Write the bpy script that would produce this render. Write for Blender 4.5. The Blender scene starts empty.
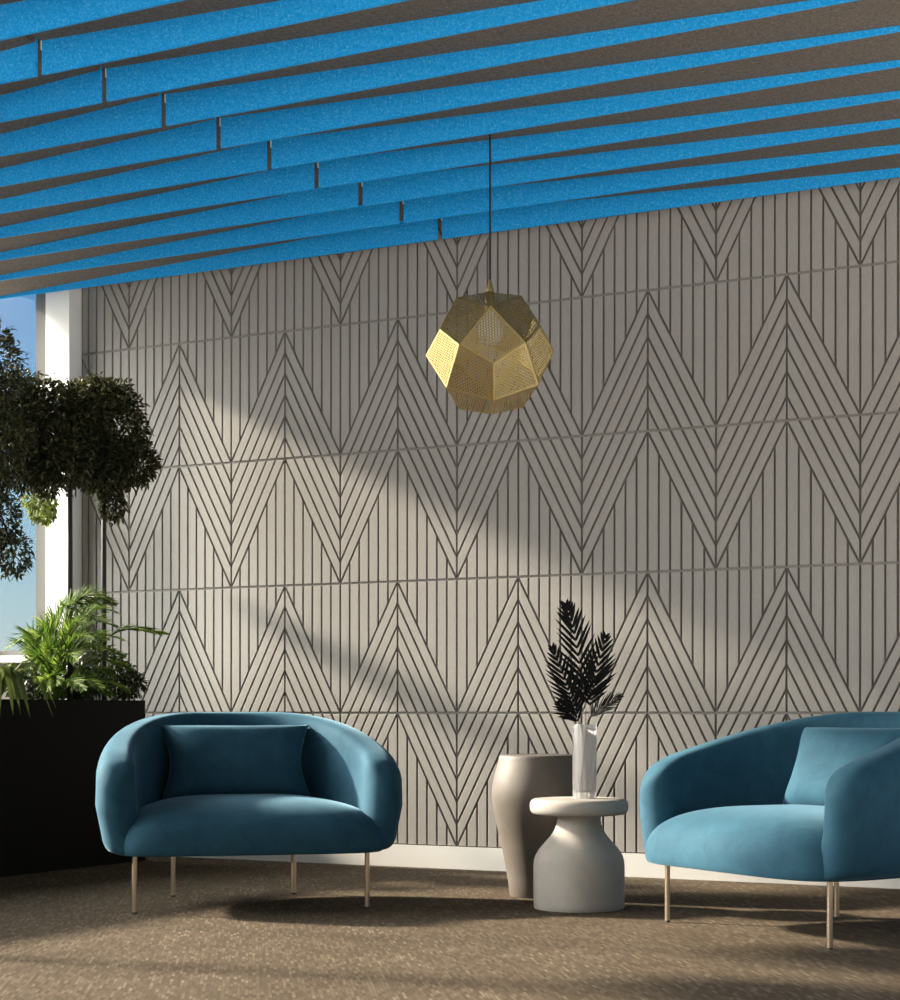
import bpy, bmesh, math, random
from mathutils import Vector, Matrix, Euler, noise as mnoise

PI = math.pi
scn = bpy.context.scene
COL = scn.collection

# ------------------------------------------------------------------ helpers
class MB:
    """collects vertices and faces; build() links them as ONE mesh object"""
    def __init__(self):
        self.v = []; self.f = []; self.m = []; self.uv = None
    def add(self, verts, faces, mi=0):
        b = len(self.v)
        self.v += [tuple(p) for p in verts]
        self.f += [tuple(b + i for i in q) for q in faces]
        self.m += [mi] * len(faces)
    def box(self, x0, x1, y0, y1, z0, z1, mi=0):
        V = [(x0,y0,z0),(x1,y0,z0),(x1,y1,z0),(x0,y1,z0),(x0,y0,z1),(x1,y0,z1),(x1,y1,z1),(x0,y1,z1)]
        self.add(V, [(3,2,1,0),(4,5,6,7),(0,1,5,4),(1,2,6,5),(2,3,7,6),(3,0,4,7)], mi)
    def tube(self, pts, radii, seg=10, cap=True, mi=0):
        pts = [Vector(p) for p in pts]
        if not hasattr(radii, '__len__'): radii = [radii] * len(pts)
        rings = []; n = None
        for i, p in enumerate(pts):
            t = (pts[min(i+1, len(pts)-1)] - pts[max(i-1, 0)]).normalized()
            if n is None:
                a = Vector((1,0,0)) if abs(t.x) < .8 else Vector((0,1,0))
                n = (a - t*a.dot(t)).normalized()
            else:
                n = (n - t*n.dot(t)).normalized()
            b = t.cross(n)
            rings.append([p + (n*math.cos(2*PI*k/seg) + b*math.sin(2*PI*k/seg))*radii[i] for k in range(seg)])
        V = [q for r in rings for q in r]; F = []
        for i in range(len(rings)-1):
            for k in range(seg):
                k2 = (k+1) % seg
                F.append((i*seg+k, i*seg+k2, (i+1)*seg+k2, (i+1)*seg+k))
        if cap:
            F.append(tuple(range(seg-1, -1, -1)))
            F.append(tuple((len(rings)-1)*seg + k for k in range(seg)))
        self.add(V, F, mi)
    def lathe(self, prof, seg=64, flute=0, nfl=0, close=True, mi=0):
        V = []; F = []
        for (r, z) in prof:
            for k in range(seg):
                a = 2*PI*k/seg
                rr = r*(1 + flute*abs(math.cos(nfl*a/2))) if nfl else r
                V.append((rr*math.cos(a), rr*math.sin(a), z))
        for i in range(len(prof)-1):
            for k in range(seg):
                k2 = (k+1) % seg
                F.append((i*seg+k, i*seg+k2, (i+1)*seg+k2, (i+1)*seg+k))
        if close:
            F.append(tuple(range(seg-1, -1, -1)))
            F.append(tuple((len(prof)-1)*seg + k for k in range(seg)))
        self.add(V, F, mi)
    def build(self, name, mats, parent=None, smooth=False, loc=None, angle=None):
        me = bpy.data.meshes.new(name)
        me.from_pydata(self.v, [], self.f)
        if not isinstance(mats, (list, tuple)): mats = [mats]
        for mt in mats: me.materials.append(mt)
        if len(mats) > 1: me.polygons.foreach_set('material_index', self.m)
        if self.uv:
            ul = me.uv_layers.new(name='UVMap')
            flat = [c for q in self.uv for p in q for c in p]
            ul.data.foreach_set('uv', flat)
        me.update()
        if smooth:
            me.polygons.foreach_set('use_smooth', [True]*len(me.polygons))
            if angle: me.set_sharp_from_angle(angle=math.radians(angle))
        o = bpy.data.objects.new(name, me); COL.objects.link(o)
        if parent: o.parent = parent
        if loc: o.location = loc
        return o

def recalc(o):
    bm = bmesh.new(); bm.from_mesh(o.data)
    bmesh.ops.recalc_face_normals(bm, faces=bm.faces[:])
    bm.to_mesh(o.data); bm.free()
    return o

def tag(o, label, cat, group=None):
    o['label'] = label; o['category'] = cat
    if group: o['group'] = group
    return o
def struct(o):
    o['kind'] = 'structure'; return o
def thing(name, label, cat, loc=(0,0,0), rz=0, group=None):
    o = bpy.data.objects.new(name, None); COL.objects.link(o)
    o.location = loc; o.rotation_euler = (0,0,rz); o.empty_display_size = .1
    return tag(o, label, cat, group)
def dup(root, loc, rz, label):
    r = root.copy(); COL.objects.link(r); r.location = loc; r.rotation_euler = (0,0,rz); r['label'] = label
    for ch in list(root.children):
        c = ch.copy(); COL.objects.link(c); c.parent = r
        for g in list(ch.children):
            d = g.copy(); COL.objects.link(d); d.parent = c
    return r

# ------------------------------------------------------------------ materials
def nmat(name):
    m = bpy.data.materials.new(name); m.use_nodes = True
    nt = m.node_tree; nt.nodes.clear()
    out = nt.nodes.new('ShaderNodeOutputMaterial')
    b = nt.nodes.new('ShaderNodeBsdfPrincipled')
    nt.links.new(b.outputs[0], out.inputs[0])
    return m, nt, b, out
def N(nt, t, **kw):
    n = nt.nodes.new(t)
    for k, v in kw.items():
        if k in n.inputs: n.inputs[k].default_value = v
        else: setattr(n, k, v)
    return n
def ramp(nt, fac, stops):
    r = nt.nodes.new('ShaderNodeValToRGB')
    e = r.color_ramp.elements
    while len(e) < len(stops): e.new(.5)
    for i, (p, c) in enumerate(stops):
        e[i].position = p; e[i].color = (*c, 1)
    nt.links.new(fac, r.inputs[0]); return r
def plain(name, col, rough=.6, metal=0, spec=.5, scale=0, vary=0, bump=0, bscale=200, sheen=0):
    m, nt, b, out = nmat(name)
    b.inputs['Base Color'].default_value = (*col, 1)
    b.inputs['Roughness'].default_value = rough
    b.inputs['Metallic'].default_value = metal
    b.inputs['Specular IOR Level'].default_value = spec
    tc = N(nt, 'ShaderNodeTexCoord')
    if scale:
        no = N(nt, 'ShaderNodeTexNoise', Scale=scale, Detail=4.0, Roughness=.6)
        nt.links.new(tc.outputs['Object'], no.inputs['Vector'])
        r = ramp(nt, no.outputs[0], [(.3, tuple(c*(1-vary) for c in col)), (.7, tuple(min(1, c*(1+vary)) for c in col))])
        nt.links.new(r.outputs[0], b.inputs['Base Color'])
    if bump:
        n2 = N(nt, 'ShaderNodeTexNoise', Scale=bscale, Detail=3.0)
        nt.links.new(tc.outputs['Object'], n2.inputs['Vector'])
        bp = N(nt, 'ShaderNodeBump', Strength=bump, Distance=.002)
        nt.links.new(n2.outputs[0], bp.inputs['Height']); nt.links.new(bp.outputs[0], b.inputs['Normal'])
    if sheen:
        b.inputs['Sheen Weight'].default_value = sheen
        b.inputs['Sheen Roughness'].default_value = .35
    return m

def felt(name, c0, c1, c2):
    m, nt, b, out = nmat(name)
    tc = N(nt, 'ShaderNodeTexCoord')
    n1 = N(nt, 'ShaderNodeTexNoise', Scale=110.0, Detail=6.0, Roughness=.8, Distortion=1.0)
    nt.links.new(tc.outputs['Object'], n1.inputs['Vector'])
    r = ramp(nt, n1.outputs[0], [(.32, c0), (.52, c1), (.72, c2)])
    nt.links.new(r.outputs[0], b.inputs['Base Color'])
    b.inputs['Roughness'].default_value = .95
    b.inputs['Specular IOR Level'].default_value = .1
    bp = N(nt, 'ShaderNodeBump', Strength=.4, Distance=.002)
    nt.links.new(n1.outputs[0], bp.inputs['Height']); nt.links.new(bp.outputs[0], b.inputs['Normal'])
    return m

M = {}
M['blue_felt'] = felt('blue_felt', (.006,.26,.72), (.014,.41,.95), (.22,.64,.98))
M['grey_felt'] = felt('grey_felt', (.085,.074,.062), (.165,.145,.125), (.32,.285,.255))
M['ceiling'] = plain('ceiling_paint', (.06,.06,.06), .9)
M['white'] = plain('white_paint', (.80,.79,.76), .5)
M['column'] = plain('column_paint', (.86,.86,.84), .55)
M['frame'] = plain('window_frame_grey', (.16,.16,.155), .8, spec=.04)
M['groove'] = plain('groove_backing', (.13,.118,.104), .9)
M['joint'] = plain('joint_strip', (.235,.22,.20), .85)
M['planter'] = plain('planter_black', (.006,.0057,.0053), .7, spec=.12)
M['soil'] = plain('soil', (.03,.022,.015), .95, scale=40, vary=.5)
M['brass_leg'] = plain('champagne_brass', (.62,.50,.36), .32, metal=1)
M['foot'] = plain('foot_pad', (.05,.045,.04), .6)
M['stone'] = plain('stone_white', (.43,.395,.35), .75, scale=14, vary=.10, bump=.1, bscale=120)
M['stone_dark'] = plain('stone_taupe', (.115,.098,.083), .6, scale=10, vary=.14, bump=.12, bscale=100)
M['cord'] = plain('cord_black', (.012,.012,.012), .5)
M['bulb'] = plain('frosted_glass', (.85,.85,.82), .25)
M['clip'] = plain('clip_white', (.9,.9,.9), .4)
M['black_leaf'] = plain('black_leaf', (.004,.004,.004), .6, spec=.15)
M['black_stem'] = plain('pale_stem', (.11,.095,.07), .6)
M['trunk'] = plain('trunk_dark', (.020,.017,.018), .6)
M['sill'] = plain('sill_white', (.78,.77,.74), .5)
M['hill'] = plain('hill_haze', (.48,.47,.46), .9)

def leafmat(name, cols, trans=.35, rough=.45):
    m, nt, b, out = nmat(name)
    gi = N(nt, 'ShaderNodeNewGeometry')
    r = ramp(nt, gi.outputs['Random Per Island'], cols)
    nt.links.new(r.outputs[0], b.inputs['Base Color'])
    b.inputs['Roughness'].default_value = rough
    b.inputs['Specular IOR Level'].default_value = .35
    tr = N(nt, 'ShaderNodeBsdfTranslucent'); nt.links.new(r.outputs[0], tr.inputs[0])
    mx = N(nt, 'ShaderNodeMixShader'); mx.inputs[0].default_value = trans
    nt.links.new(b.outputs[0], mx.inputs[1]); nt.links.new(tr.outputs[0], mx.inputs[2])
    nt.links.new(mx.outputs[0], out.inputs[0])
    return m
M['tree_leaf'] = leafmat('tree_leaf', [(0,(.018,.022,.008)),(.55,(.040,.046,.018)),(.85,(.10,.10,.045)),(1,(.17,.165,.08))], .28)
M['shrub_leaf'] = leafmat('shrub_leaf', [(0,(.014,.024,.008)),(.6,(.028,.045,.014)),(1,(.06,.085,.025))], .2)
M['sunlit_leaf'] = leafmat('sunlit_leaf', [(0,(.05,.07,.012)),(.5,(.12,.16,.03)),(1,(.24,.27,.07))], .45)  # tree leaves painted a lighter green to look sunlit
M['palm_leaf'] = leafmat('palm_leaf', [(0,(.05,.11,.015)),(.5,(.11,.19,.025)),(1,(.27,.34,.06))], .45, .35)
M['strap_leaf'] = leafmat('strap_leaf', [(0,(.04,.09,.02)),(.6,(.09,.12,.03)),(1,(.26,.16,.05))], .3, .35)

# velvet
def velvet():
    m, nt, b, out = nmat('petrol_velvet')
    tc = N(nt, 'ShaderNodeTexCoord')
    n1 = N(nt, 'ShaderNodeTexNoise', Scale=11.0, Detail=6.0, Roughness=.68, Distortion=.9)
    nt.links.new(tc.outputs['Object'], n1.inputs['Vector'])
    r = ramp(nt, n1.outputs[0], [(.25, (.014,.060,.098)), (.75, (.028,.101,.152))])
    nt.links.new(r.outputs[0], b.inputs['Base Color'])
    b.inputs['Roughness'].default_value = .8
    b.inputs['Specular IOR Level'].default_value = .2
    b.inputs['Sheen Weight'].default_value = .34
    b.inputs['Sheen Roughness'].default_value = .35
    b.inputs['Sheen Tint'].default_value = (.45,.75,.95,1)
    n2 = N(nt, 'ShaderNodeTexNoise', Scale=600.0, Detail=2.0)
    nt.links.new(tc.outputs['Object'], n2.inputs['Vector'])
    bp = N(nt, 'ShaderNodeBump', Strength=.15, Distance=.001)
    nt.links.new(n2.outputs[0], bp.inputs['Height']); nt.links.new(bp.outputs[0], b.inputs['Normal'])
    return m
M['velvet'] = velvet()

# wall board: fine woven surface
def board():
    m, nt, b, out = nmat('panel_board')
    tc = N(nt, 'ShaderNodeTexCoord')
    mp = N(nt, 'ShaderNodeMapping'); mp.inputs['Scale'].default_value = (260, 260, 40)
    nt.links.new(tc.outputs['Object'], mp.inputs[0])
    n1 = N(nt, 'ShaderNodeTexNoise', Scale=1.0, Detail=3.0)
    nt.links.new(mp.outputs[0], n1.inputs['Vector'])
    r = ramp(nt, n1.outputs[0], [(.3, (.335,.318,.296)), (.7, (.38,.362,.336))])
    nt.links.new(r.outputs[0], b.inputs['Base Color'])
    b.inputs['Roughness'].default_value = .75
    b.inputs['Specular IOR Level'].default_value = .25
    bp = N(nt, 'ShaderNodeBump', Strength=.12, Distance=.001)
    nt.links.new(n1.outputs[0], bp.inputs['Height']); nt.links.new(bp.outputs[0], b.inputs['Normal'])
    return m
M['board'] = board()

# carpet: woven loop rows with light flecks
def carpet():
    m, nt, b, out = nmat('carpet')
    tc = N(nt, 'ShaderNodeTexCoord')
    mp = N(nt, 'ShaderNodeMapping'); mp.inputs['Rotation'].default_value = (0, 0, math.radians(-124))
    nt.links.new(tc.outputs['Object'], mp.inputs[0])
    br = N(nt, 'ShaderNodeTexBrick', Scale=38.0)
    br.inputs['Mortar Size'].default_value = .035; br.inputs['Brick Width'].default_value = 1.9; br.inputs['Row Height'].default_value = .37
    br.inputs['Color1'].default_value = (.0,.0,.0,1); br.inputs['Color2'].default_value = (1,1,1,1); br.inputs['Mortar'].default_value = (.15,.15,.15,1)
    br.inputs['Bias'].default_value = -.15
    nt.links.new(mp.outputs[0], br.inputs['Vector'])
    n1 = N(nt, 'ShaderNodeTexNoise', Scale=180.0, Detail=3.0)
    nt.links.new(tc.outputs['Object'], n1.inputs['Vector'])
    n3 = N(nt, 'ShaderNodeTexNoise', Scale=3.0, Detail=3.0)
    nt.links.new(tc.outputs['Object'], n3.inputs['Vector'])
    mx = N(nt, 'ShaderNodeMix', data_type='RGBA', blend_type='MIX'); mx.inputs[0].default_value = .34
    nt.links.new(br.outputs[0], mx.inputs[6]); nt.links.new(n1.outputs[0], mx.inputs[7])
    ad = N(nt, 'ShaderNodeMath', operation='MULTIPLY_ADD'); ad.inputs[1].default_value = .5; ad.inputs[2].default_value = -.25
    nt.links.new(n3.outputs[0], ad.inputs[0])
    a2 = N(nt, 'ShaderNodeMath', operation='ADD')
    nt.links.new(mx.outputs[2], a2.inputs[0]); nt.links.new(ad.outputs[0], a2.inputs[1])
    r = ramp(nt, a2.outputs[0], [(.1, (.062,.046,.030)), (.45, (.090,.068,.046)), (.68, (.122,.095,.065)), (.88, (.21,.175,.13))])
    nt.links.new(r.outputs[0], b.inputs['Base Color'])
    b.inputs['Roughness'].default_value = .95
    b.inputs['Specular IOR Level'].default_value = .1
    bp = N(nt, 'ShaderNodeBump', Strength=.5, Distance=.004)
    nt.links.new(mx.outputs[2], bp.inputs['Height']); nt.links.new(bp.outputs[0], b.inputs['Normal'])
    return m
M['carpet'] = carpet()

# clear window pane (thin) and vase glass
def pane():
    m, nt, b, out = nmat('window_glass'); nt.nodes.remove(b)
    t = N(nt, 'ShaderNodeBsdfTransparent'); t.inputs[0].default_value = (.97,.985,.98,1)
    g = N(nt, 'ShaderNodeBsdfGlossy', Roughness=.02)
    fr = N(nt, 'ShaderNodeFresnel', IOR=1.15)
    mx = N(nt, 'ShaderNodeMixShader')
    nt.links.new(fr.outputs[0], mx.inputs[0]); nt.links.new(t.outputs[0], mx.inputs[1]); nt.links.new(g.outputs[0], mx.inputs[2])
    nt.links.new(mx.outputs[0], out.inputs[0]); return m
M['pane'] = pane()
def vglass():
    m, nt, b, out = nmat('vase_glass')
    b.inputs['Base Color'].default_value = (.97,.98,.98,1)
    b.inputs['Transmission Weight'].default_value = 1; b.inputs['Roughness'].default_value = .08
    b.inputs['IOR'].default_value = 1.35
    d = N(nt, 'ShaderNodeBsdfTranslucent'); d.inputs[0].default_value = (.9,.9,.92,1)
    mx = N(nt, 'ShaderNodeMixShader'); mx.inputs[0].default_value = .5
    nt.links.new(b.outputs[0], mx.inputs[1]); nt.links.new(d.outputs[0], mx.inputs[2]); nt.links.new(mx.outputs[0], out.inputs[0])
    return m
M['vase_glass'] = vglass()

# perforated brass
def brass(perf):
    m, nt, b, out = nmat('brass_perforated' if perf else 'brass_plain')
    b.inputs['Base Color'].default_value = (.60,.455,.19,1)
    b.inputs['Metallic'].default_value = 1; b.inputs['Roughness'].default_value = .44
    if perf:
        tc = N(nt, 'ShaderNodeTexCoord')
        sep = N(nt, 'ShaderNodeSeparateXYZ'); nt.links.new(tc.outputs['UV'], sep.inputs[0])
        def mth(op, a, bb=None):
            n = N(nt, 'ShaderNodeMath', operation=op)
            for i, q in enumerate((a, bb)):
                if q is None: continue
                if isinstance(q, (int, float)): n.inputs[i].default_value = q
                else: nt.links.new(q, n.inputs[i])
            return n.outputs[0]
        p = .0100
        u = mth('DIVIDE', sep.outputs[0], p); v = mth('DIVIDE', sep.outputs[1], p)
        row = mth('FLOOR', v)
        half = mth('MULTIPLY', mth('MODULO', mth('ABSOLUTE', row), 2.0), .5)
        fu = mth('SUBTRACT', mth('FRACT', mth('ADD', u, half)), .5)
        fv = mth('SUBTRACT', mth('FRACT', v), .5)
        dd = mth('SQRT', mth('ADD', mth('MULTIPLY', fu, fu), mth('MULTIPLY', fv, fv)))
        hole = mth('LESS_THAN', dd, .36)
        t = N(nt, 'ShaderNodeBsdfTransparent')
        mx = N(nt, 'ShaderNodeMixShader')
        nt.links.new(hole, mx.inputs[0]); nt.links.new(b.outputs[0], mx.inputs[1]); nt.links.new(t.outputs[0], mx.inputs[2])
        nt.links.new(mx.outputs[0], out.inputs[0])
    return m
M['brass'] = brass(False); M['brass_perf'] = brass(True)

# ------------------------------------------------------------------ camera
cam = bpy.data.cameras.new('camera'); cam.sensor_width = 36; cam.sensor_fit = 'HORIZONTAL'
cam.lens = 74.0; cam.shift_y = (713-500)/900; cam.clip_end = 1000
co = bpy.data.objects.new('camera', cam); COL.objects.link(co)
co.location = (5.9803, -7.3597, .70)
co.rotation_euler = (PI/2, 0, math.radians(27.846))
scn.camera = co

# ------------------------------------------------------------------ setting
X0, X1 = -.50, 5.6
YB = -7.8
ZC = 2.93          # underside of the slab
struct(MB_floor := (lambda b: (b.box(X0-.15, X1, YB, .10, -.10, 0), b.build('floor', M['carpet']))[1])(MB()))
b = MB(); b.box(X0-.15, X1, YB, .10, ZC, ZC+.12); struct(b.build('ceiling', M['ceiling']))

# back wall: backing board, low wall under the corner window, cladding of separate boards
b = MB(); b.box(-.15, X1, 0, .10, 0, ZC); b.box(X0-.15, -.15, 0, .10, 0, .97)
wb = struct(b.build('wall_back', [M['groove']]))
P = .3052; H = .6; Z0 = .10; XV = .300; TH = .007; G = .0092

def clip(poly, a, c):
    """keep points with a.p <= c"""
    out = []
    for i in range(len(poly)):
        p, q = poly[i], poly[(i+1) % len(poly)]
        dp = a[0]*p[0]+a[1]*p[1]-c; dq = a[0]*q[0]+a[1]*q[1]-c
        if dp <= 0: out.append(p)
        if dp*dq < 0:
            t = dp/(dp-dq); out.append((p[0]+(q[0]-p[0])*t, p[1]+(q[1]-p[1])*t))
    return out
def area(p):
    return .5*sum(p[i][0]*p[(i+1)%len(p)][1]-p[(i+1)%len(p)][0]*p[i][1] for i in range(len(p)))
def inset(poly, d):
    """convex counter-clockwise polygon moved in by d"""
    r = poly
    n = len(poly)
    for i in range(n):
        p, q = poly[i], poly[(i+1) % n]
        ex, ey = q[0]-p[0], q[1]-p[1]; L = math.hypot(ex, ey)
        if L < 1e-6: continue
        nx, ny = ey/L, -ex/L            # outward normal for ccw
        r = clip(r, (nx, ny), nx*p[0]+ny*p[1]-d)
        if len(r) < 3: return []
    return r
def clean(p):
    o = []
    for q in p:
        if not o or math.hypot(q[0]-o[-1][0], q[1]-o[-1][1]) > 1e-5: o.append(q)
    if len(o) > 1 and math.hypot(o[0][0]-o[-1][0], o[0][1]-o[-1][1]) < 1e-5: o.pop()
    return o
clad = MB(); rowz = [0, 0]
def put_board(poly):
    poly = clean(poly)
    if len(poly) < 3: return
    if area(poly) < 0: poly = poly[::-1]
    zs = [z for x, z in poly]
    poly = [(x, z + (-.0008 if z > rowz[1]-.001 else (.0008 if z < rowz[0]+.001 else 0))) for x, z in poly]
    a0 = inset(poly, G/2)
    if len(a0) < 3: return
    a0 = clean(a0)
    if len(a0) < 3 or abs(area(a0)) < 2e-5: return
    a1 = inset(a0, .0015); a1 = clean(a1) if len(a1) >= 3 else []
    if len(a1) != len(a0): a1 = a0
    n = len(a0)
    V = [(x, 0, z) for x, z in a0] + [(x, -TH+.0012, z) for x, z in a0] + [(x, -TH, z) for x, z in a1]
    F = []
    for k in range(2):
        for i in range(n):
            j = (i+1) % n
            F.append((k*n+i, k*n+j, (k+1)*n+j, (k+1)*n+i))
    F.append(tuple(2*n+i for i in range(n)))
    clad.add(V, F)
nh = int((X1+.4)/P)+2
for row in range(5):
    zb = Z0+row*H; zt = zb+H; rowz[:] = [zb, zt]; typ2 = (row % 2 == 0)
    for n in range(-1, nh):
        xa = XV+n*P; xb = xa+P
        peak_left = (n % 2 != 0)        # valleys at even n
        xp, xv = (xa, xb) if peak_left else (xb, xa)
        s = 1 if peak_left else -1
        up = [(xp, zt), (xv, zt), (xv, zb)]
        dn = [(xp, zt), (xv, zb), (xp, zb)]
        vert, diag = (dn, up) if typ2 else (up, dn)
        polys = []
        for k in range(6):
            q = clip(clip(vert, (-1,0), -(xa+k*P/6)), (1,0), xa+(k+1)*P/6)
            polys.append(q)
        # boards parallel to the main diagonal; c = (x-xp)*s/P + (z-zt)/H is 0 on it
        av = (s/P, 1/H)
        base = av[0]*xp+av[1]*zt
        for k in range(6):
            if typ2: lo, hi = k/6, (k+1)/6
            else: lo, hi = -(k+1)/6, -k/6
            q = clip(clip(diag, (-av[0],-av[1]), -(base+lo)), av, base+hi)
            polys.append(q)
        for q in polys:
            if len(q) < 3: continue
            q = clip(clip(q, (-1,0), -.004), (1,0), X1)
            if len(q) >= 3: q = clip(q, (0,1), ZC)
            if len(q) >= 3: put_board(q)
jb = MB()
for row in range(1, 5):
    zz = Z0+row*H; jb.box(.004, X1, -.0016, 0, zz-.0052, zz+.0052)
cl = clad.build('panel_cladding', M['board'], wb); jb.build('joint_strip', M['joint'], wb)
b = MB(); b.box(.0, X1, -.014, 0, 0, .10); struct(b.build('baseboard_back', M['white']))
# white column in the corner
b = MB(); b.box(-.15, 0, -.10, -.0005, 0, ZC); struct(b.build('trim_1', M['column']))
# window beside the column, in the line of the back wall
w1 = MB(); w1.box(-.262, -.15, -.04, .06, .97, ZC); w1.box(X0-.10, -.262, -.01, .05, .97, 1.02)
f1 = struct(w1.build('window_1', M['frame']))
b = MB(); b.box(X0-.1, -.262, .018, .024, 1.02, ZC); b.build('window_pane', M['pane'], f1)
b = MB(); b.box(X0, -.15, -.16, -.0105, .955, .99); b.build('window_sill', M['sill'], f1)
# side window: low wall, sill, posts and panes
b = MB(); b.box(X0-.12, X0, YB, -.16, 0, .97); struct(b.build('wall_left', M['white']))
w2 = MB()
for yy in (-1.9, -3.7, -5.5, -7.3): w2.box(X0-.09, X0-.03, yy-.03, yy+.03, .97, ZC)
w2.box(X0-.09, X0-.03, YB, -.02, .97, 1.01); w2.box(X0-.09, X0-.03, YB, -.02, ZC-.03, ZC)
f2 = struct(w2.build('window_2', M['frame']))
b = MB(); b.box(X0-.063, X0-.057, YB, -.02, 1.01, ZC-.03); b.build('window_pane', M['pane'], f2)
# far hazy ridge outside
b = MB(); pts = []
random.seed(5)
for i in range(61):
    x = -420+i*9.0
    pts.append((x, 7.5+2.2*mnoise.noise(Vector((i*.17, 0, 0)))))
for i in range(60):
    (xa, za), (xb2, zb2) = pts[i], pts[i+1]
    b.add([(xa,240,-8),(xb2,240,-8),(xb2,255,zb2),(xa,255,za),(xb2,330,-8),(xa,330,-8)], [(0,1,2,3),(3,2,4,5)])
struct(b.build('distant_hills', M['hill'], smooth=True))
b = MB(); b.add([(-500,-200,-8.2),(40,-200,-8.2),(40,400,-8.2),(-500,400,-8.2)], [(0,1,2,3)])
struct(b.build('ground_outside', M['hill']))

# ------------------------------------------------------------------ ceiling baffles
ZB = 2.791; PIT = .3077; FT = .012
ordn = ['nearest to patterned wall','second from patterned wall','third from patterned wall','fourth from patterned wall',
        'fifth from patterned wall','sixth from patterned wall','seventh from patterned wall','eighth from patterned wall',
        'ninth from patterned wall','tenth from patterned wall','eleventh from patterned wall','twelfth from patterned wall']
def zc(dx): return ZB + max(.008, .111-.0437*abs(dx))
def baffle(yf, xa, xb, xj, left, label):
    t = thing('ceiling_baffle', label, 'ceiling baffle', ((xa+xb)/2, yf, ZB), 0, 'felt ceiling baffles')
    ox = (xa+xb)/2
    fb = MB(); fb.box(xa-ox, xb-ox, 0, FT, 0, ZC-ZB-.0005)
    fb.build('front_face', M['blue_felt'], t)
    # grey panel between this face and the next one towards the room, its underside following the fold
    ub = MB(); ya, yb2 = -PIT+FT+.001, -.0005
    za, zb2 = zc(xa-xj)-ZB, zc(xb-xj)-ZB; zt = ZC-ZB-.0005
    A, B = xa-ox, xb-ox
    ub.add([(A,ya,za),(B,ya,zb2),(B,yb2,zb2),(A,yb2,za),(A,ya,zt),(B,ya,zt),(B,yb2,zt),(A,yb2,zt)],
           [(3,2,1,0),(4,5,6,7),(0,1,5,4),(1,2,6,5),(2,3,7,6),(3,0,4,7)])
    ub.build('underside_panel', M['grey_felt'], t)
    if not left:
        cb = MB(); cb.box(A-.006, A-.0005, .001, .010, .082, .112)
        cb.build('end_clip', M['clip'], t)
    return t
for i in range(12):
    yf = -.166-PIT*i; xj = 2.128-.0215*i
    if i < 9: baffle(yf, X0+.02, xj-.0145, xj, True, 'blue and grey felt ceiling baffle left of the joint, %s' % ordn[i])
    baffle(yf, xj+.0125, xj+2.72, xj, False, 'blue and grey felt ceiling baffle right of the joint, %s' % ordn[i])

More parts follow.
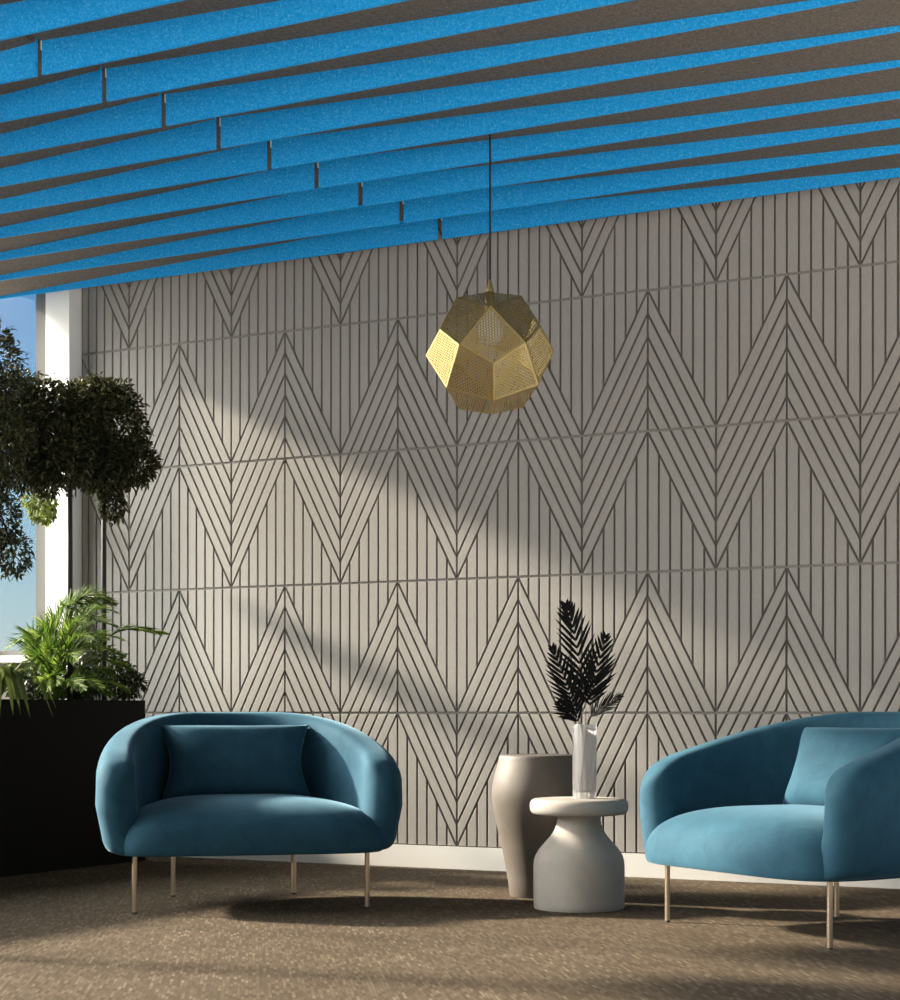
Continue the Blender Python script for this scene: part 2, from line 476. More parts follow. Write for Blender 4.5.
# ------------------------------------------------------------------ armchairs
def sgn_pow(v, e): return math.copysign(abs(v)**e, v)
def shell_mesh():
    """wrap-around arm and back: padded section swept along a U"""
    a, bk, yfr = .476, .650, -.280
    path = []                     # from the left arm front round the back to the right arm front
    n2 = 90; ex = 2.0/2.12
    for i in range(n2+1):
        ph = PI-PI*i/n2
        path.append((a*sgn_pow(math.cos(ph), ex), yfr+bk*abs(math.sin(ph))**ex))
    # resample evenly
    L = [0]
    for i in range(1, len(path)): L.append(L[-1]+math.hypot(path[i][0]-path[i-1][0], path[i][1]-path[i-1][1]))
    tot = L[-1]; ns = 90
    st = []
    j = 0
    for k in range(ns+1):
        s = tot*k/ns
        while j < len(L)-2 and L[j+1] < s: j += 1
        f = (s-L[j])/max(1e-9, L[j+1]-L[j])
        st.append((path[j][0]+(path[j+1][0]-path[j][0])*f, path[j][1]+(path[j+1][1]-path[j][1])*f, s))
    sm = []
    for k in range(ns+1):
        p = st[max(0,k-1)]; q = st[min(ns,k+1)]
        tx, ty = q[0]-p[0], q[1]-p[1]; l = math.hypot(tx, ty); tx /= l; ty /= l
        sm.append((st[k][0], st[k][1], tx, ty, st[k][2]))
    R = .071                       # half thickness
    secs = []
    for k in range(ns+1):
        x, y, tx, ty, s = sm[k]
        secs.append((x, y, tx, ty, s, 1.0, 0.0))
    caps = []
    ce = 9
    for c in range(1, ce+1):
        ang = (PI/2)*c/ce
        caps.append((math.sin(ang)*R*1.05, math.cos(ang)))
    first, last = secs[0], secs[-1]
    pre = [(first[0]-first[2]*d, first[1]-first[3]*d, first[2], first[3], -d, sc, d) for d, sc in reversed(caps)]
    post = [(last[0]+last[2]*d, last[1]+last[3]*d, last[2], last[3], tot+d, sc, d) for d, sc in caps]
    allS = pre+secs+post
    b = MB(); NK = 40
    for (x, y, tx, ty, s, sc, d) in allS:
        nx, ny = ty*-1, tx         # left normal; for left arm travelling +y it points -x (outward)
        u = min(s, tot-s)/tot      # 0 at arm front, .5 at back middle
        u = max(0, u)
        e = u/.5
        e = e*e*(3-2*e)
        z1 = .552+.152*math.sin(min(1, u/.42)*PI/2)**1.15
        z0 = .207
        fr = math.exp(-((min(s, tot-s)+R)/.07)**2)
        z1 -= .035*fr
        w = max(.0015, R*sc)
        pad = R*(1-sc)
        za, zb_ = z0+pad*.10, z1-pad*1.15
        zm = (za+zb_)/2; hz = (zb_-za)/2
        for q in range(NK):
            ph = 2*PI*q/NK
            cx = sgn_pow(math.cos(ph), .66); cz = sgn_pow(math.sin(ph), .30 if math.sin(ph) > 0 else .17)
            zz = zm+hz*cz
            zn = (zz-z0)/(z1-z0)
            lean = -.040*max(0, (.62-zn)/.62)**1.7 - .014*max(0, (zn-.7)/.3)**2
            thick = 1.0-.10*max(0, (zn-.55)/.45)
            o = lean+w*cx*thick
            b.v.append((x+nx*o, y+ny*o, zz))
    nS = len(allS)
    for i in range(nS-1):
        for q in range(NK):
            q2 = (q+1) % NK
            b.f.append((i*NK+q, i*NK+q2, (i+1)*NK+q2, (i+1)*NK+q))
    b.f.append(tuple(range(NK))); b.f.append(tuple((nS-1)*NK+q for q in range(NK-1, -1, -1)))
    b.m = [0]*len(b.f)
    return b
def seat_mesh():
    b = MB(); NU, NV = 64, 48
    hx, y0, y1, z0, z1 = .484, -.424, .33, .205, .400
    yc, hy = (y0+y1)/2, (y1-y0)/2
    def pt(u, v):
        # u around in plan, v from bottom (0) to top (1)
        cx = sgn_pow(math.cos(u), .36); cy = sgn_pow(math.sin(u), .36)
        # profile: small bottom radius, large top radius
        if v < .2:
            t = v/.2*PI/2; rad = 1-.022*(1-math.sin(t)); z = z0+.03*(1-math.cos(t))
        else:
            t = (v-.2)/.8*PI/2
            rad = math.cos(t)**.62 if t < PI/2 else 0; z = z0+.03+(z1-z0-.03)*math.sin(t)**.86
        zz = z
        yy = yc+hy*cy*rad
        tp_ = math.sqrt(max(.05, 1-(max(0, yy+.22)/.66)**2))
        return (hx*cx*rad*tp_, yy, zz)
    for j in range(NV):
        v = j/(NV-1)*.996
        for i in range(NU):
            b.v.append(pt(2*PI*i/NU, v))
    for j in range(NV-1):
        for i in range(NU):
            i2 = (i+1) % NU
            b.f.append((j*NU+i, j*NU+i2, (j+1)*NU+i2, (j+1)*NU+i))
    b.f.append(tuple(range(NU-1, -1, -1))); b.f.append(tuple((NV-1)*NU+i for i in range(NU)))
    b.m = [0]*len(b.f)
    return b
def make_chair(label):
    t = thing('armchair', label, 'armchair', (0,0,0), 0, 'matching velvet armchairs')
    recalc(shell_mesh().build('arm_and_back', M['velvet'], t, smooth=True))
    recalc(seat_mesh().build('seat', M['velvet'], t, smooth=True))
    for (lx, ly) in ((-.412,-.300),(.412,-.300),(-.232,.275),(.232,.275)):
        lb = MB(); lb.tube([(lx,ly,.006),(lx,ly,.215)], .0090, 14)
        lo = lb.build('leg', M['brass_leg'], t, smooth=True, angle=40)
        fb = MB(); fb.tube([(lx,ly,0),(lx,ly,.006)], .0092, 14); fb.build('foot_pad', M['foot'], lo)
    return t
chair = make_chair('teal blue velvet tub armchair in front of the black planter')
chair.location = (2.110, -1.675, 0); chair.rotation_euler = (0,0,math.radians(41))
chair2 = dup(chair, (4.240, -1.520, 0), math.radians(-33.5), 'teal blue velvet tub armchair right of the round side table')

# cushions
def cushion_mesh(w, h, th, seed):
    b = MB(); NX, NY = 40, 28
    rnd = Vector((seed*3.1, seed*1.7, 0))
    for side in (1, -1):
        for j in range(NY+1):
            for i in range(NX+1):
                u = -1+2*i/NX; v = -1+2*j/NY
                d = max(0, (1-u**4))**.5*max(0, (1-v**4))**.5
                pinch_x = 1-.135*(1-abs(v)**1.7)*abs(u)**2
                pinch_y = 1-.06*(1-abs(u)**2.6)*abs(v)**2
                wr = .006*mnoise.noise(Vector((u*2.2, v*2.2, side*.7))+rnd)*d
                b.v.append((u*w/2*pinch_x, side*(th/2*d+wr*d), v*h/2*pinch_y))
    n = (NX+1)*(NY+1)
    for j in range(NY):
        for i in range(NX):
            a = j*(NX+1)+i
            b.f.append((a, a+1, a+NX+2, a+NX+1)); b.f.append((n+a+NX+1, n+a+NX+2, n+a+1, n+a))
    b.m = [0]*len(b.f)
    return b
def cushion(label, parent, local, tilt, rz, seed):
    o = cushion_mesh(.57, .302, .17, seed).build('cushion', M['velvet'], smooth=True)
    bm = bmesh.new(); bm.from_mesh(o.data); bmesh.ops.remove_doubles(bm, verts=bm.verts[:], dist=.0004)
    bmesh.ops.recalc_face_normals(bm, faces=bm.faces[:]); bm.to_mesh(o.data); bm.free()
    mw = Matrix.Translation(parent.location) @ Matrix.Rotation(parent.rotation_euler.z, 4, 'Z') @ Matrix.Translation(local) @ Matrix.Rotation(rz, 4, 'Z') @ Matrix.Rotation(tilt, 4, 'X')
    o.matrix_world = mw
    tag(o, label, 'cushion', 'velvet cushions')
    return o
cushion('teal velvet cushion lying on the armchair in front of the planter', chair, (-.010, .125, .513), math.radians(-19), 0, 1)
cushion('teal velvet cushion lying on the armchair cut off at the right', chair2, (.045, .115, .512), math.radians(-21), math.radians(4), 2)

# ------------------------------------------------------------------ side table, tall stool
t = thing('side_table', 'white round side table with flared bottle shaped base', 'side table', (3.288,-1.272,0))
pr = [(.150,0),(.160,.0),(.1625,.004),(.1635,.02),(.1635,.150),(.1615,.172),(.155,.192),(.142,.213),(.122,.236),(.102,.258),(.088,.280),(.0805,.300),(.078,.318),(.079,.336)]
b = MB(); b.lathe(pr, 72); b.build('base', M['stone'], t, smooth=True, angle=50)
tp = [(.075,.336),(.150,.336),(.163,.338),(.171,.344),(.1755,.354),(.1765,.366),(.1755,.378),(.171,.387),(.163,.392),(.150,.3935)]
b = MB(); b.lathe(tp, 80); b.build('table_top', M['stone'], t, smooth=True, angle=50)
vp = [(.105,0),(.112,.0),(.115,.006),(.122,.06),(.140,.16),(.160,.25),(.174,.315),(.181,.355),(.1835,.385),(.1825,.415),(.178,.445),(.171,.475),(.164,.50),(.158,.522),(.1565,.532),(.153,.538),(.147,.5405),(.10,.5405)]
b = MB(); b.lathe(vp, 80)
so = b.build('stool', M['stone_dark'], smooth=True, angle=50, loc=(2.975,-.935,0))
tag(so, 'tall taupe urn shaped stool standing behind the side table', 'stool')

# glass vase with black palm fronds
VZ = .3935; VX, VY = 3.305, -1.262
b = MB()
NF = 14
vg = [(.001,.0),(.034,.0),(.0395,.004),(.041,.012),(.0415,.13),(.042,.262),(.0405,.265),(.0385,.262),(.0375,.13),(.0365,.030),(.030,.024),(.001,.023)]
b.lathe(vg, 84, flute=.035, nfl=NF, close=False)
vo = b.build('glass_vase', M['vase_glass'], smooth=True, angle=60, loc=(VX,VY,VZ)); recalc(vo)
tag(vo, 'clear fluted glass vase holding black palm fronds', 'vase')

def leaflet(b, base, d, nrm, length, width, droop=.15, seg=4, mi=0, fold=.25):
    """pointed blade with a folded midrib, 2 x seg faces"""
    d = d.normalized(); side = d.cross(nrm).normalized(); up = side.cross(d).normalized()
    V = []
    for i in range(seg+1):
        t = i/seg
        w = width*(math.sin(PI*min(1, .12+.88*t)**.8))**.8 if t < 1 else 0
        c = base + d*length*t + Vector((0,0,-1))*length*droop*t*t
        V += [c-side*w/2+up*w*fold, c, c+side*w/2+up*w*fold]
    F = []
    for i in range(seg):
        k = i*3
        F += [(k, k+1, k+4, k+3), (k+1, k+2, k+5, k+4)]
    b.add(V, F, mi)

cam_r = Vector((.8842,.4671,0)); cam_f = Vector((-.4671,.8842,0))
def frond_mesh(pts, nleaf, l0, width, spread, start=.25, nrm=None, droop=.1, tipfac=.35, rr=.0022, fold=.25, jit=.1, rnd=random):
    """feather frond: rachis tube + two rows of leaflets along a polyline (smoothed)"""
    P_ = [Vector(p) for p in pts]
    def cr(t):
        n = len(P_)-1; x = min(t*n, n-1e-6); i = int(x); f = x-i
        p0, p1, p2, p3 = P_[max(0,i-1)], P_[i], P_[i+1], P_[min(n,i+2)]
        return .5*((2*p1)+(p2-p0)*f+(2*p0-5*p1+4*p2-p3)*f*f+(3*p1-p0-3*p2+p3)*f**3)
    b = MB()
    K = 18
    b.tube([cr(i/K) for i in range(K+1)], [rr*(1-.75*i/K) for i in range(K+1)], 5, mi=1)
    for i in range(nleaf):
        t = start+(1-start)*(i+.3)/nleaf
        p = cr(t); tg = (cr(min(1, t+.02))-cr(max(0, t-.02))).normalized()
        nn = (nrm - tg*nrm.dot(tg)).normalized()
        sd = tg.cross(nn)
        f = (i+.5)/nleaf
        L = l0*(math.sin(PI*(.18+.80*f*.86))**.7)*(1-(1-tipfac)*f**2.2)
        sp = spread*(1-.45*f)
        for s in (-1, 1):
            dj = Vector((rnd.uniform(-jit,jit), rnd.uniform(-jit,jit), rnd.uniform(-jit,jit)))
            d = tg*math.cos(sp)+sd*s*math.sin(sp)+nn*.12+dj
            leaflet(b, p, d, nn, L*rnd.uniform(.88,1.08), width, droop, mi=0, fold=fold)
    return b

random.seed(11)
def bp(px, dz, depth=0):
    """offset from the vase axis: px metres to the picture's right, dz above the vase foot, depth metres away"""
    return Vector((VX,VY,VZ)) + cam_r*px + cam_f*depth + Vector((0,0,dz))
nv = (-cam_f*.95+Vector((0,0,.25))).normalized()
specs = [
  ('tallest black palm frond, upright in the glass vase', [bp(.012,.03), bp(.004,.20), bp(.004,.34), bp(-.014,.46), bp(-.038,.60), bp(-.066,.695,.0)], 16, .145, .0122, .74, .40, nv),
  ('black palm frond leaning right in the glass vase', [bp(-.015,.03,.012), bp(.006,.22,.01), bp(.020,.34,.01), bp(.040,.44,.01), bp(.078,.585,.02)], 13, .130, .0118, .74, .48, nv),
  ('black palm frond leaning left in the glass vase', [bp(.016,.03,-.012), bp(-.006,.22,-.01), bp(-.028,.30,-.01), bp(-.064,.40,-.02), bp(-.118,.54,-.03)], 14, .120, .0114, .78, .50, nv),
  ('short dark palm frond spreading low at right in the glass vase', [bp(-.01,.03,-.014), bp(.010,.24,-.016), bp(.030,.30,-.02), bp(.068,.33,-.03), bp(.125,.365,-.04)], 14, .085, .0060, .72, .45, (nv+Vector((0,0,.6))).normalized()),
  ('small black palm frond low at the vase rim on the left', [bp(.008,.03,.016), bp(-.004,.22,.014), bp(-.022,.275,.01), bp(-.050,.305,.0), bp(-.092,.345,.0)], 8, .085, .010, .80, .50, nv),
]
for (lab, pts, nl, l0, wd, sp, st_, nn) in specs:
    o = frond_mesh(pts, nl, l0, wd, sp, st_, nn, droop=.02, rr=.0017, fold=.12, jit=.05).build('palm_frond', [M['black_leaf'], M['black_stem']])
    tag(o, lab, 'palm frond', 'black palm fronds in the glass vase')

# ------------------------------------------------------------------ pendant lamp
PC = Vector((2.943,-1.296,2.019)); PR = .236
t = thing('pendant_lamp', 'faceted perforated brass pendant lamp hanging on a black cord', 'pendant lamp', tuple(PC))
RM = Matrix(((-.4094,.8281,.3829),(-.6767,.0059,-.7362),(-.6119,-.5605,.558)))
ax = [Vector(v) for v in ((1,0,0),(-1,0,0),(0,1,0),(0,-1,0),(0,0,1),(0,0,-1))]
sb = MB(); sb.uv = []
c3 = (2*math.sqrt(2)+1)/7
h2 = math.sqrt(.5)
for sx in (1,-1):
    for sy in (1,-1):
        for sz in (1,-1):
            v3 = Vector((sx,sy,sz))*c3
            for k in range(3):
                s = (sx,sy,sz)
                axv = Vector((0,0,0)); axv[k] = s[k]
                k1, k2 = (k+1)%3, (k+2)%3
                e1 = Vector((0,0,0)); e1[k] = s[k]*h2; e1[k1] = s[k1]*h2
                e2 = Vector((0,0,0)); e2[k] = s[k]*h2; e2[k2] = s[k2]*h2
                q = [RM @ (p*PR) for p in (axv, e1, v3, e2)]
                cen = (q[0]+q[1]+q[2]+q[3])/4
                nrm = (q[2]-q[0]).cross(q[3]-q[1])
                if nrm.dot(cen) < 0: q = [q[0], q[3], q[2], q[1]]; nrm = -nrm
                nrm.normalize()
                U = (q[2]-q[0]).normalized(); W_ = nrm.cross(U)
                inn = [p+(cen-p)*.085 for p in q]
                def uvq(ps): return [((p-cen).dot(U)+.5, (p-cen).dot(W_)+.5) for p in ps]
                sb.add(inn, [(0,1,2,3)], 1); sb.uv.append(uvq(inn))
                for i in range(4):
                    j = (i+1) % 4
                    ps = [q[i], q[j], inn[j], inn[i]]
                    sb.add(ps, [(0,1,2,3)], 0); sb.uv.append(uvq(ps))
sh = sb.build('lamp_shade', [M['brass'], M['brass_perf']], t)
ZTOP = 2.868-PC.z
b = MB(); b.tube([(0,0,.255),(0,0,ZTOP)], .0040, 10); b.build('cord', M['cord'], t, smooth=True, angle=40)
b = MB(); b.lathe([(.014,.226),(.014,.236),(.0105,.244),(.008,.254),(.0045,.268)], 24); b.build('cord_cap', M['brass'], t, smooth=True, angle=40)
b = MB(); b.lathe([(.018,.155),(.020,.16),(.020,.215),(.012,.228)], 28); b.build('socket', M['brass'], t, smooth=True, angle=40)
b = MB(); b.lathe([(r_, z_+.045) for r_, z_ in [(.002,-.020),(.020,-.016),(.036,-.004),(.045,.016),(.047,.035),(.043,.058),(.032,.082),(.020,.103),(.0175,.112)]], 32); b.build('bulb', M['bulb'], t, smooth=True)

# ------------------------------------------------------------------ planter and its plants
PX0, PX1, PY0, PY1, PZ = .03, .600, -4.6, -.272, .759
t = thing('planter_box', 'long black planter box standing along the window', 'planter', ((PX0+PX1)/2, (PY0+PY1)/2, 0))
b = MB()
hx, hy, th = (PX1-PX0)/2, (PY1-PY0)/2, .02
b.box(-hx, hx, -hy, -hy+th, 0, PZ); b.box(-hx, hx, hy-th, hy, 0, PZ)
b.box(-hx, -hx+th, -hy+th, hy-th, 0, PZ); b.box(hx-th, hx, -hy+th, hy-th, 0, PZ); b.box(-hx+th, hx-th, -hy+th, hy-th, 0, .05)
b.build('box', M['planter'], t)
SZ = PZ-.03
b = MB(); b.box(-hx+th+.001, hx-th-.001, -hy+th+.001, hy-th-.001, .051, SZ); b.build('soil', M['soil'], t)

def leaf_cloud(b, blobs, n, size, rnd, flat=.35):
    """n small folded leaves on and in a set of lumpy blobs (centre, rx, ry, rz)"""
    tot = sum(w[1]*w[3] for w in blobs)
    for (c, rx, ry, rz) in blobs:
        k = int(n*rx*rz/tot)
        c = Vector(c)
        for _ in range(k):
            d = Vector((rnd.gauss(0,1), rnd.gauss(0,1), rnd.gauss(0,1))).normalized()
            lump = 1+.30*mnoise.noise(d*2.3+c*5)+.16*mnoise.noise(d*6+c*9)
            r = rnd.uniform(.45, 1.0)**.6*lump
            p = c+Vector((d.x*rx*r, d.y*ry*r, d.z*rz*r))
            ld = (d+Vector((rnd.gauss(0,.7), rnd.gauss(0,.7), rnd.gauss(0,.7)-.2))).normalized()
            nn = Vector((rnd.gauss(0,.6), rnd.gauss(0,.6), 1)).normalized()
            if abs(nn.dot(ld)) > .95: nn = Vector((1,0,.2)).normalized()
            leaflet(b, p, ld, nn, size*rnd.uniform(.7,1.3), size*.55*rnd.uniform(.8,1.2), .15, seg=2)

def tree(label, base, ztrunk, blobs, n, size, seed, r=.0115):
    rnd = random.Random(seed)
    t = thing('topiary_tree', label, 'tree', base)
    bx, by, bz = base
    loc = lambda p: (p[0]-bx, p[1]-by, p[2]-bz)
    tb = MB(); tb.tube([(0,0,0),(0,0,(ztrunk-bz)*.6),(0,0,ztrunk-bz)], [r, r, r*.8], 10)
    for (c, rx, ry, rz) in blobs:
        q = Vector(loc(c)); s0 = Vector((0,0,ztrunk-bz-.03))
        mid = (s0+q)/2+Vector((rnd.uniform(-.03,.03), rnd.uniform(-.03,.03), .02))
        tb.tube([s0, mid, q], [r*.7, r*.5, r*.25], 6)
        for _ in range(5):
            e = q+Vector((rnd.uniform(-1,1)*rx, rnd.uniform(-1,1)*ry, rnd.uniform(-1,1)*rz))*.8
            tb.tube([q, (q+e)/2+Vector((0,0,.015)), e], [r*.25, r*.2, r*.1], 5)
    tb.build('trunk', M['trunk'], t, smooth=True)
    fb = MB(); leaf_cloud(fb, [(loc(c), rx, ry, rz) for (c, rx, ry, rz) in blobs], n, size, rnd)
    fb.build('foliage', M['tree_leaf'], t)
    return t
def wp(px, py, Y):
    """world point seen at a picture spot on the plane y = Y"""
    tq = (px-450)/1850.0; c, s = .88420, .46710
    d = (Y+7.3597)/(c+s*tq)
    return (5.9803-s*d+c*tq*d, Y, .70-(py-713)/1850.0*d)
def bl(px, py, Y, r, rz=None, ry=None): return (wp(px, py, Y), r, ry or r, rz or r)
tree('dark clipped tree on a thin stem at the planter end beside the patterned wall', (.551,-.52,SZ), 1.98,
     [bl(108,425,-.52,.185,.215,.15), bl(92,404,-.54,.13,.12), bl(130,462,-.52,.135,.12,.11), bl(104,470,-.52,.15,.12,.13), bl(113,505,-.52,.06,.075), bl(84,450,-.55,.15,.16)],
     12000, .024, 3)
tb_ = tree('dark clipped tree on a thin stem in front of the white column', (.545,-.755,SZ), 1.95,
     [bl(42,425,-.75,.19,.21), bl(70,410,-.75,.12,.12), bl(22,450,-.78,.19,.20), bl(60,462,-.76,.15,.13), bl(10,405,-.78,.17,.16), bl(46,488,-.66,.06,.05)],
     12500, .024, 4)
b = MB(); r2 = random.Random(77); o3 = Vector((.545,-.755,SZ))
leaf_cloud(b, [(tuple(Vector(c)-o3), rx, ry, rz) for (c, rx, ry, rz) in [bl(38,500,-.46,.045,.06,.12), bl(40,510,-.30,.045,.07,.08), bl(48,512,-.20,.036,.055)]], 620, .026, r2)
for q in [((46,480,-.66),(40,495,-.46)), ((40,495,-.46),(44,508,-.22))]:
    b.tube([Vector(wp(*q[0]))-o3, Vector(wp(*q[1]))-o3], [.003,.002], 5)
yl = b.build('hanging_twig', M['sunlit_leaf'], tb_); yl['label'] = 'light green hanging twig'
tree('dark tree at the left frame edge with low hanging branches', (.30,-1.12,SZ), 2.05,
     [bl(-8,365,-1.1,.13,.20), bl(-15,440,-1.1,.20,.24), bl(0,520,-1.1,.09,.14), bl(14,555,-1.1,.075,.10), bl(-40,500,-1.1,.2,.25), bl(-60,400,-1.1,.25,.3)],
     12000, .024, 6)

tree('dark clipped tree beyond the left frame edge, third along the planter', (.34,-2.75,SZ), 2.05,
     [((.34,-2.75,2.12),.26,.26,.26), ((.40,-2.62,1.98),.18,.18,.15), ((.25,-2.9,2.2),.2,.2,.2)], 7000, .03, 8)
tree('dark clipped tree beyond the left frame edge, last along the planter', (.34,-3.55,SZ), 2.0,
     [((.34,-3.55,2.1),.27,.27,.25), ((.40,-3.42,1.92),.18,.18,.15), ((.25,-3.7,2.2),.2,.2,.2)], 7000, .03, 9)
# feather palm
rnd = random.Random(21)
pb = (.475,-.80,SZ)
t = thing('palm', 'bright green feathery palm growing in the black planter', 'plant', pb)
def lp(px, py, dy=0): 
    q = Vector(wp(px+(16 if px < 100 else 3), py, pb[1]+dy)); return q-Vector(pb)
fr = [(75,600,.0),(82,604,.06),(93,600,-.05),(62,612,.1),(54,608,-.1),(103,612,.08),(112,626,-.06),(40,622,.1),(28,630,-.08),(24,640,-.15),(164,634,-.12),(120,640,.06),(126,668,-.12),(36,655,-.18),(46,640,.12),(70,625,-.18),(88,620,-.2),(100,650,-.2),(60,660,-.22),(86,688,-.25),(110,675,-.22),(40,685,-.22),(22,668,-.1),(68,690,-.26),(84,596,-.12),(98,604,-.02),(66,604,-.02),(48,614,.05),(34,638,.0),(14,650,-.05),(118,655,-.1),(76,640,-.25),(4,640,.0),(-8,648,.05),(16,664,-.15),(30,690,-.2),(124,690,-.05),(106,694,-.2),(112,612,.0),(90,640,-.2)]
for (px, py, dy) in fr:
    e = lp(px, py, dy+(.30 if px > 100 else (.12 if px > 80 else 0)))
    hgt = max(e.z, .05)
    s0 = Vector((rnd.uniform(-.03,.03), rnd.uniform(-.03,.03), -.005))
    m1 = s0+Vector((e.x*.18, e.y*.18, .35*hgt+.06)); m2 = Vector((e.x*.58, e.y*.58, hgt*.85+.06))
    thin = px > 150
    fm = frond_mesh([s0, m1, m2, e], 32, .135 if not thin else .10, .0066 if not thin else .011, .56 if not thin else .30, .35 if not thin else .6, Vector((e.x*-.4, e.y*-.4-.5, .9)).normalized(), droop=.14, rr=.004, fold=.2, jit=.12, rnd=rnd)
    fm.build('frond', [M['palm_leaf'], M['palm_leaf']], t)
# strap-leaved plant
sbp = (.50,-1.20,SZ)
t = thing('strap_leaf_plant', 'arching strap leaved plant with yellowish leaves at the left frame edge', 'plant', sbp)
for k in range(20):
    a = 2*PI*k/20+rnd.uniform(-.2,.2); L = rnd.uniform(.17,.29); up = rnd.uniform(.07,.17)
    b = MB(); segs = 9; V = []; F = []
    dx, dy = math.cos(a), math.sin(a)
    for i in range(segs+1):
        s = i/segs
        p = Vector((dx*L*s*.95, dy*L*s*.95, up*math.sin(PI*min(1, s*1.05)*.72)*1.3-.30*max(0, s-.45)**1.5*1.5))
        w = .017*math.sin(PI*(.12+.86*s))**.7 if s < 1 else .001
        sd = Vector((-dy, dx, 0))
        V += [p-sd*w+Vector((0,0,w*.4)), p, p+sd*w+Vector((0,0,w*.4))]
    for i in range(segs):
        q = i*3; F += [(q,q+1,q+4,q+3),(q+1,q+2,q+5,q+4)]
    b.add(V, F); b.build('leaf', M['strap_leaf'], t, smooth=True)
# low shrubs
def shrub(label, base, blobs, n, size, seed):
    r_ = random.Random(seed)
    t = thing('low_shrub', label, 'shrub', base)
    loc = lambda p: (p[0]-base[0], p[1]-base[1], p[2]-base[2])
    tb = MB()
    for (c, rx, ry, rz) in blobs:
        tb.tube([(r_.uniform(-.02,.02), r_.uniform(-.02,.02), 0), tuple(Vector(loc(c))*.6), loc(c)], [.006,.004,.002], 5)
    tb.build('stem', M['trunk'], t)
    b = MB(); leaf_cloud(b, [(loc(c), rx, ry, rz) for (c, rx, ry, rz) in blobs], n, size, r_)
    b.build('foliage', M['shrub_leaf'], t)
shrub('small dark green shrub at the wall end of the planter', (.47,-.36,SZ), [bl(122,680,-.36,.085,.085), bl(110,668,-.40,.085,.09), bl(134,686,-.34,.05,.06)], 900, .028, 31)
shrub('dark green shrub in shade under the palm', (.37,-.72,SZ), [bl(55,683,-.68,.11,.075), bl(82,682,-.62,.11,.08), bl(30,684,-.8,.11,.075)], 1500, .03, 32)

# ------------------------------------------------------------------ light
w = bpy.data.worlds.new('world'); scn.world = w; w.use_nodes = True
nt = w.node_tree; nt.nodes.clear()
out = nt.nodes.new('ShaderNodeOutputWorld'); bg = nt.nodes.new('ShaderNodeBackground'); nt.links.new(bg.outputs[0], out.inputs[0])
tc = N(nt, 'ShaderNodeTexCoord'); sep = N(nt, 'ShaderNodeSeparateXYZ'); nt.links.new(tc.outputs['Generated'], sep.inputs[0])
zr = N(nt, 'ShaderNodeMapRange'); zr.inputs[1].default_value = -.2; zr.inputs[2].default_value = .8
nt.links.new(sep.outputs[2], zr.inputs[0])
def zpos(z): return (z+.2)/1.0
sky = ramp(nt, zr.outputs[0], [(zpos(-.2),(.22,.20,.18)), (zpos(-.01),(.40,.38,.36)), (zpos(.01),(.56,.62,.62)), (zpos(.06),(.37,.54,.61)), (zpos(.12),(.20,.42,.62)), (zpos(.20),(.085,.27,.56)), (zpos(.8),(.12,.26,.55))])
rear_fill = ramp(nt, zr.outputs[0], [(zpos(-.19),(6.6,6.55,6.5)), (zpos(-.11),(.75,.73,.70)), (zpos(.01),(.50,.49,.48)), (zpos(.5),(.26,.26,.27))])  # camera-side sky, with unseen bright band below horizon added to light the baffles
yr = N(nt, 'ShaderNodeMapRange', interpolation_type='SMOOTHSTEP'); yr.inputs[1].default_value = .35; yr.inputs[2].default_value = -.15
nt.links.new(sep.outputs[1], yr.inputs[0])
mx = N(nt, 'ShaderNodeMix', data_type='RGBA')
nt.links.new(yr.outputs[0], mx.inputs[0]); nt.links.new(sky.outputs[0], mx.inputs[6]); nt.links.new(rear_fill.outputs[0], mx.inputs[7])
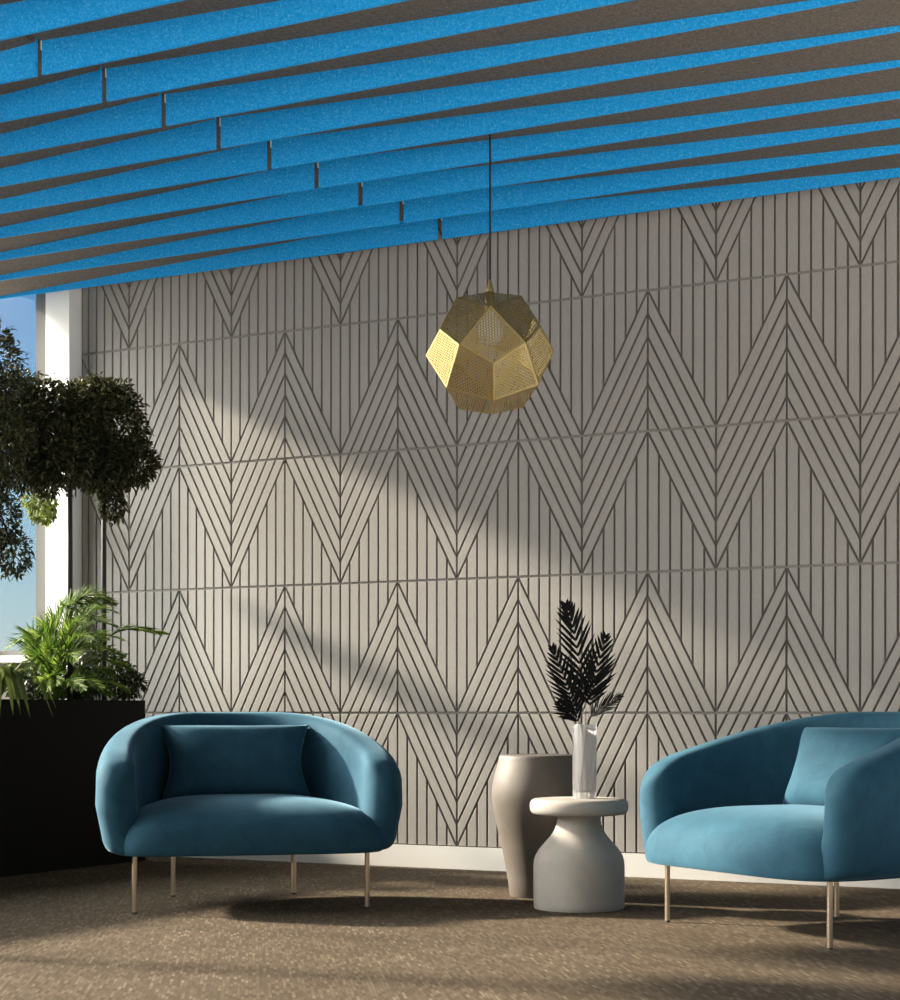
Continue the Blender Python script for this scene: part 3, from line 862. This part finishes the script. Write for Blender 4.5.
# bright haze round the sun
sd = N(nt, 'ShaderNodeVectorMath', operation='DOT_PRODUCT'); sd.inputs[1].default_value = (-.883,-.116,.455)
nt.links.new(tc.outputs['Generated'], sd.inputs[0])
sm_ = N(nt, 'ShaderNodeMath', operation='MAXIMUM'); sm_.inputs[1].default_value = 0; nt.links.new(sd.outputs['Value'], sm_.inputs[0])
sp_ = N(nt, 'ShaderNodeMath', operation='POWER'); sp_.inputs[1].default_value = 10; nt.links.new(sm_.outputs[0], sp_.inputs[0])
glow = N(nt, 'ShaderNodeMix', data_type='RGBA', blend_type='ADD'); glow.inputs[7].default_value = (10.5,10.0,9.2,1)
nt.links.new(sp_.outputs[0], glow.inputs[0]); nt.links.new(mx.outputs[2], glow.inputs[6])
# bright lobe added on the window side, unseen fill for the left wall
s2 = N(nt, 'ShaderNodeVectorMath', operation='DOT_PRODUCT'); s2.inputs[1].default_value = (-.73,-.49,.475)
nt.links.new(tc.outputs['Generated'], s2.inputs[0])
m2_ = N(nt, 'ShaderNodeMath', operation='MAXIMUM'); m2_.inputs[1].default_value = 0; nt.links.new(s2.outputs['Value'], m2_.inputs[0])
p2_ = N(nt, 'ShaderNodeMath', operation='POWER'); p2_.inputs[1].default_value = 9; nt.links.new(m2_.outputs[0], p2_.inputs[0])
g2 = N(nt, 'ShaderNodeMix', data_type='RGBA', blend_type='ADD'); g2.inputs[7].default_value = (17.5,17,16.2,1)
nt.links.new(p2_.outputs[0], g2.inputs[0]); nt.links.new(glow.outputs[2], g2.inputs[6])
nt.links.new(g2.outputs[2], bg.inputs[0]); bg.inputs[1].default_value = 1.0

sun = bpy.data.lights.new('sun', 'SUN'); sun.energy = 17.5; sun.angle = math.radians(3.2); sun.color = (1.0,.86,.70)
so = bpy.data.objects.new('sun', sun); COL.objects.link(so)
az = math.radians(8.0); el = math.atan(.47)
dv = Vector((math.cos(az)*math.cos(el), math.sin(az)*math.cos(el), -math.sin(el)))
so.rotation_euler = dv.to_track_quat('-Z', 'Y').to_euler(); so.location = (-4, -2, 5)

# ------------------------------------------------------------------ view
vs = scn.view_settings
vs.view_transform = 'Standard'; vs.look = 'None'; vs.gamma = 1; vs.use_curve_mapping = False; vs.exposure = 0.0
scn.display_settings.display_device = 'sRGB'
scn.cycles.use_denoising = True
scn.cycles.max_bounces = 8; scn.cycles.transparent_max_bounces = 16
scn.cycles.caustics_reflective = False; scn.cycles.caustics_refractive = False
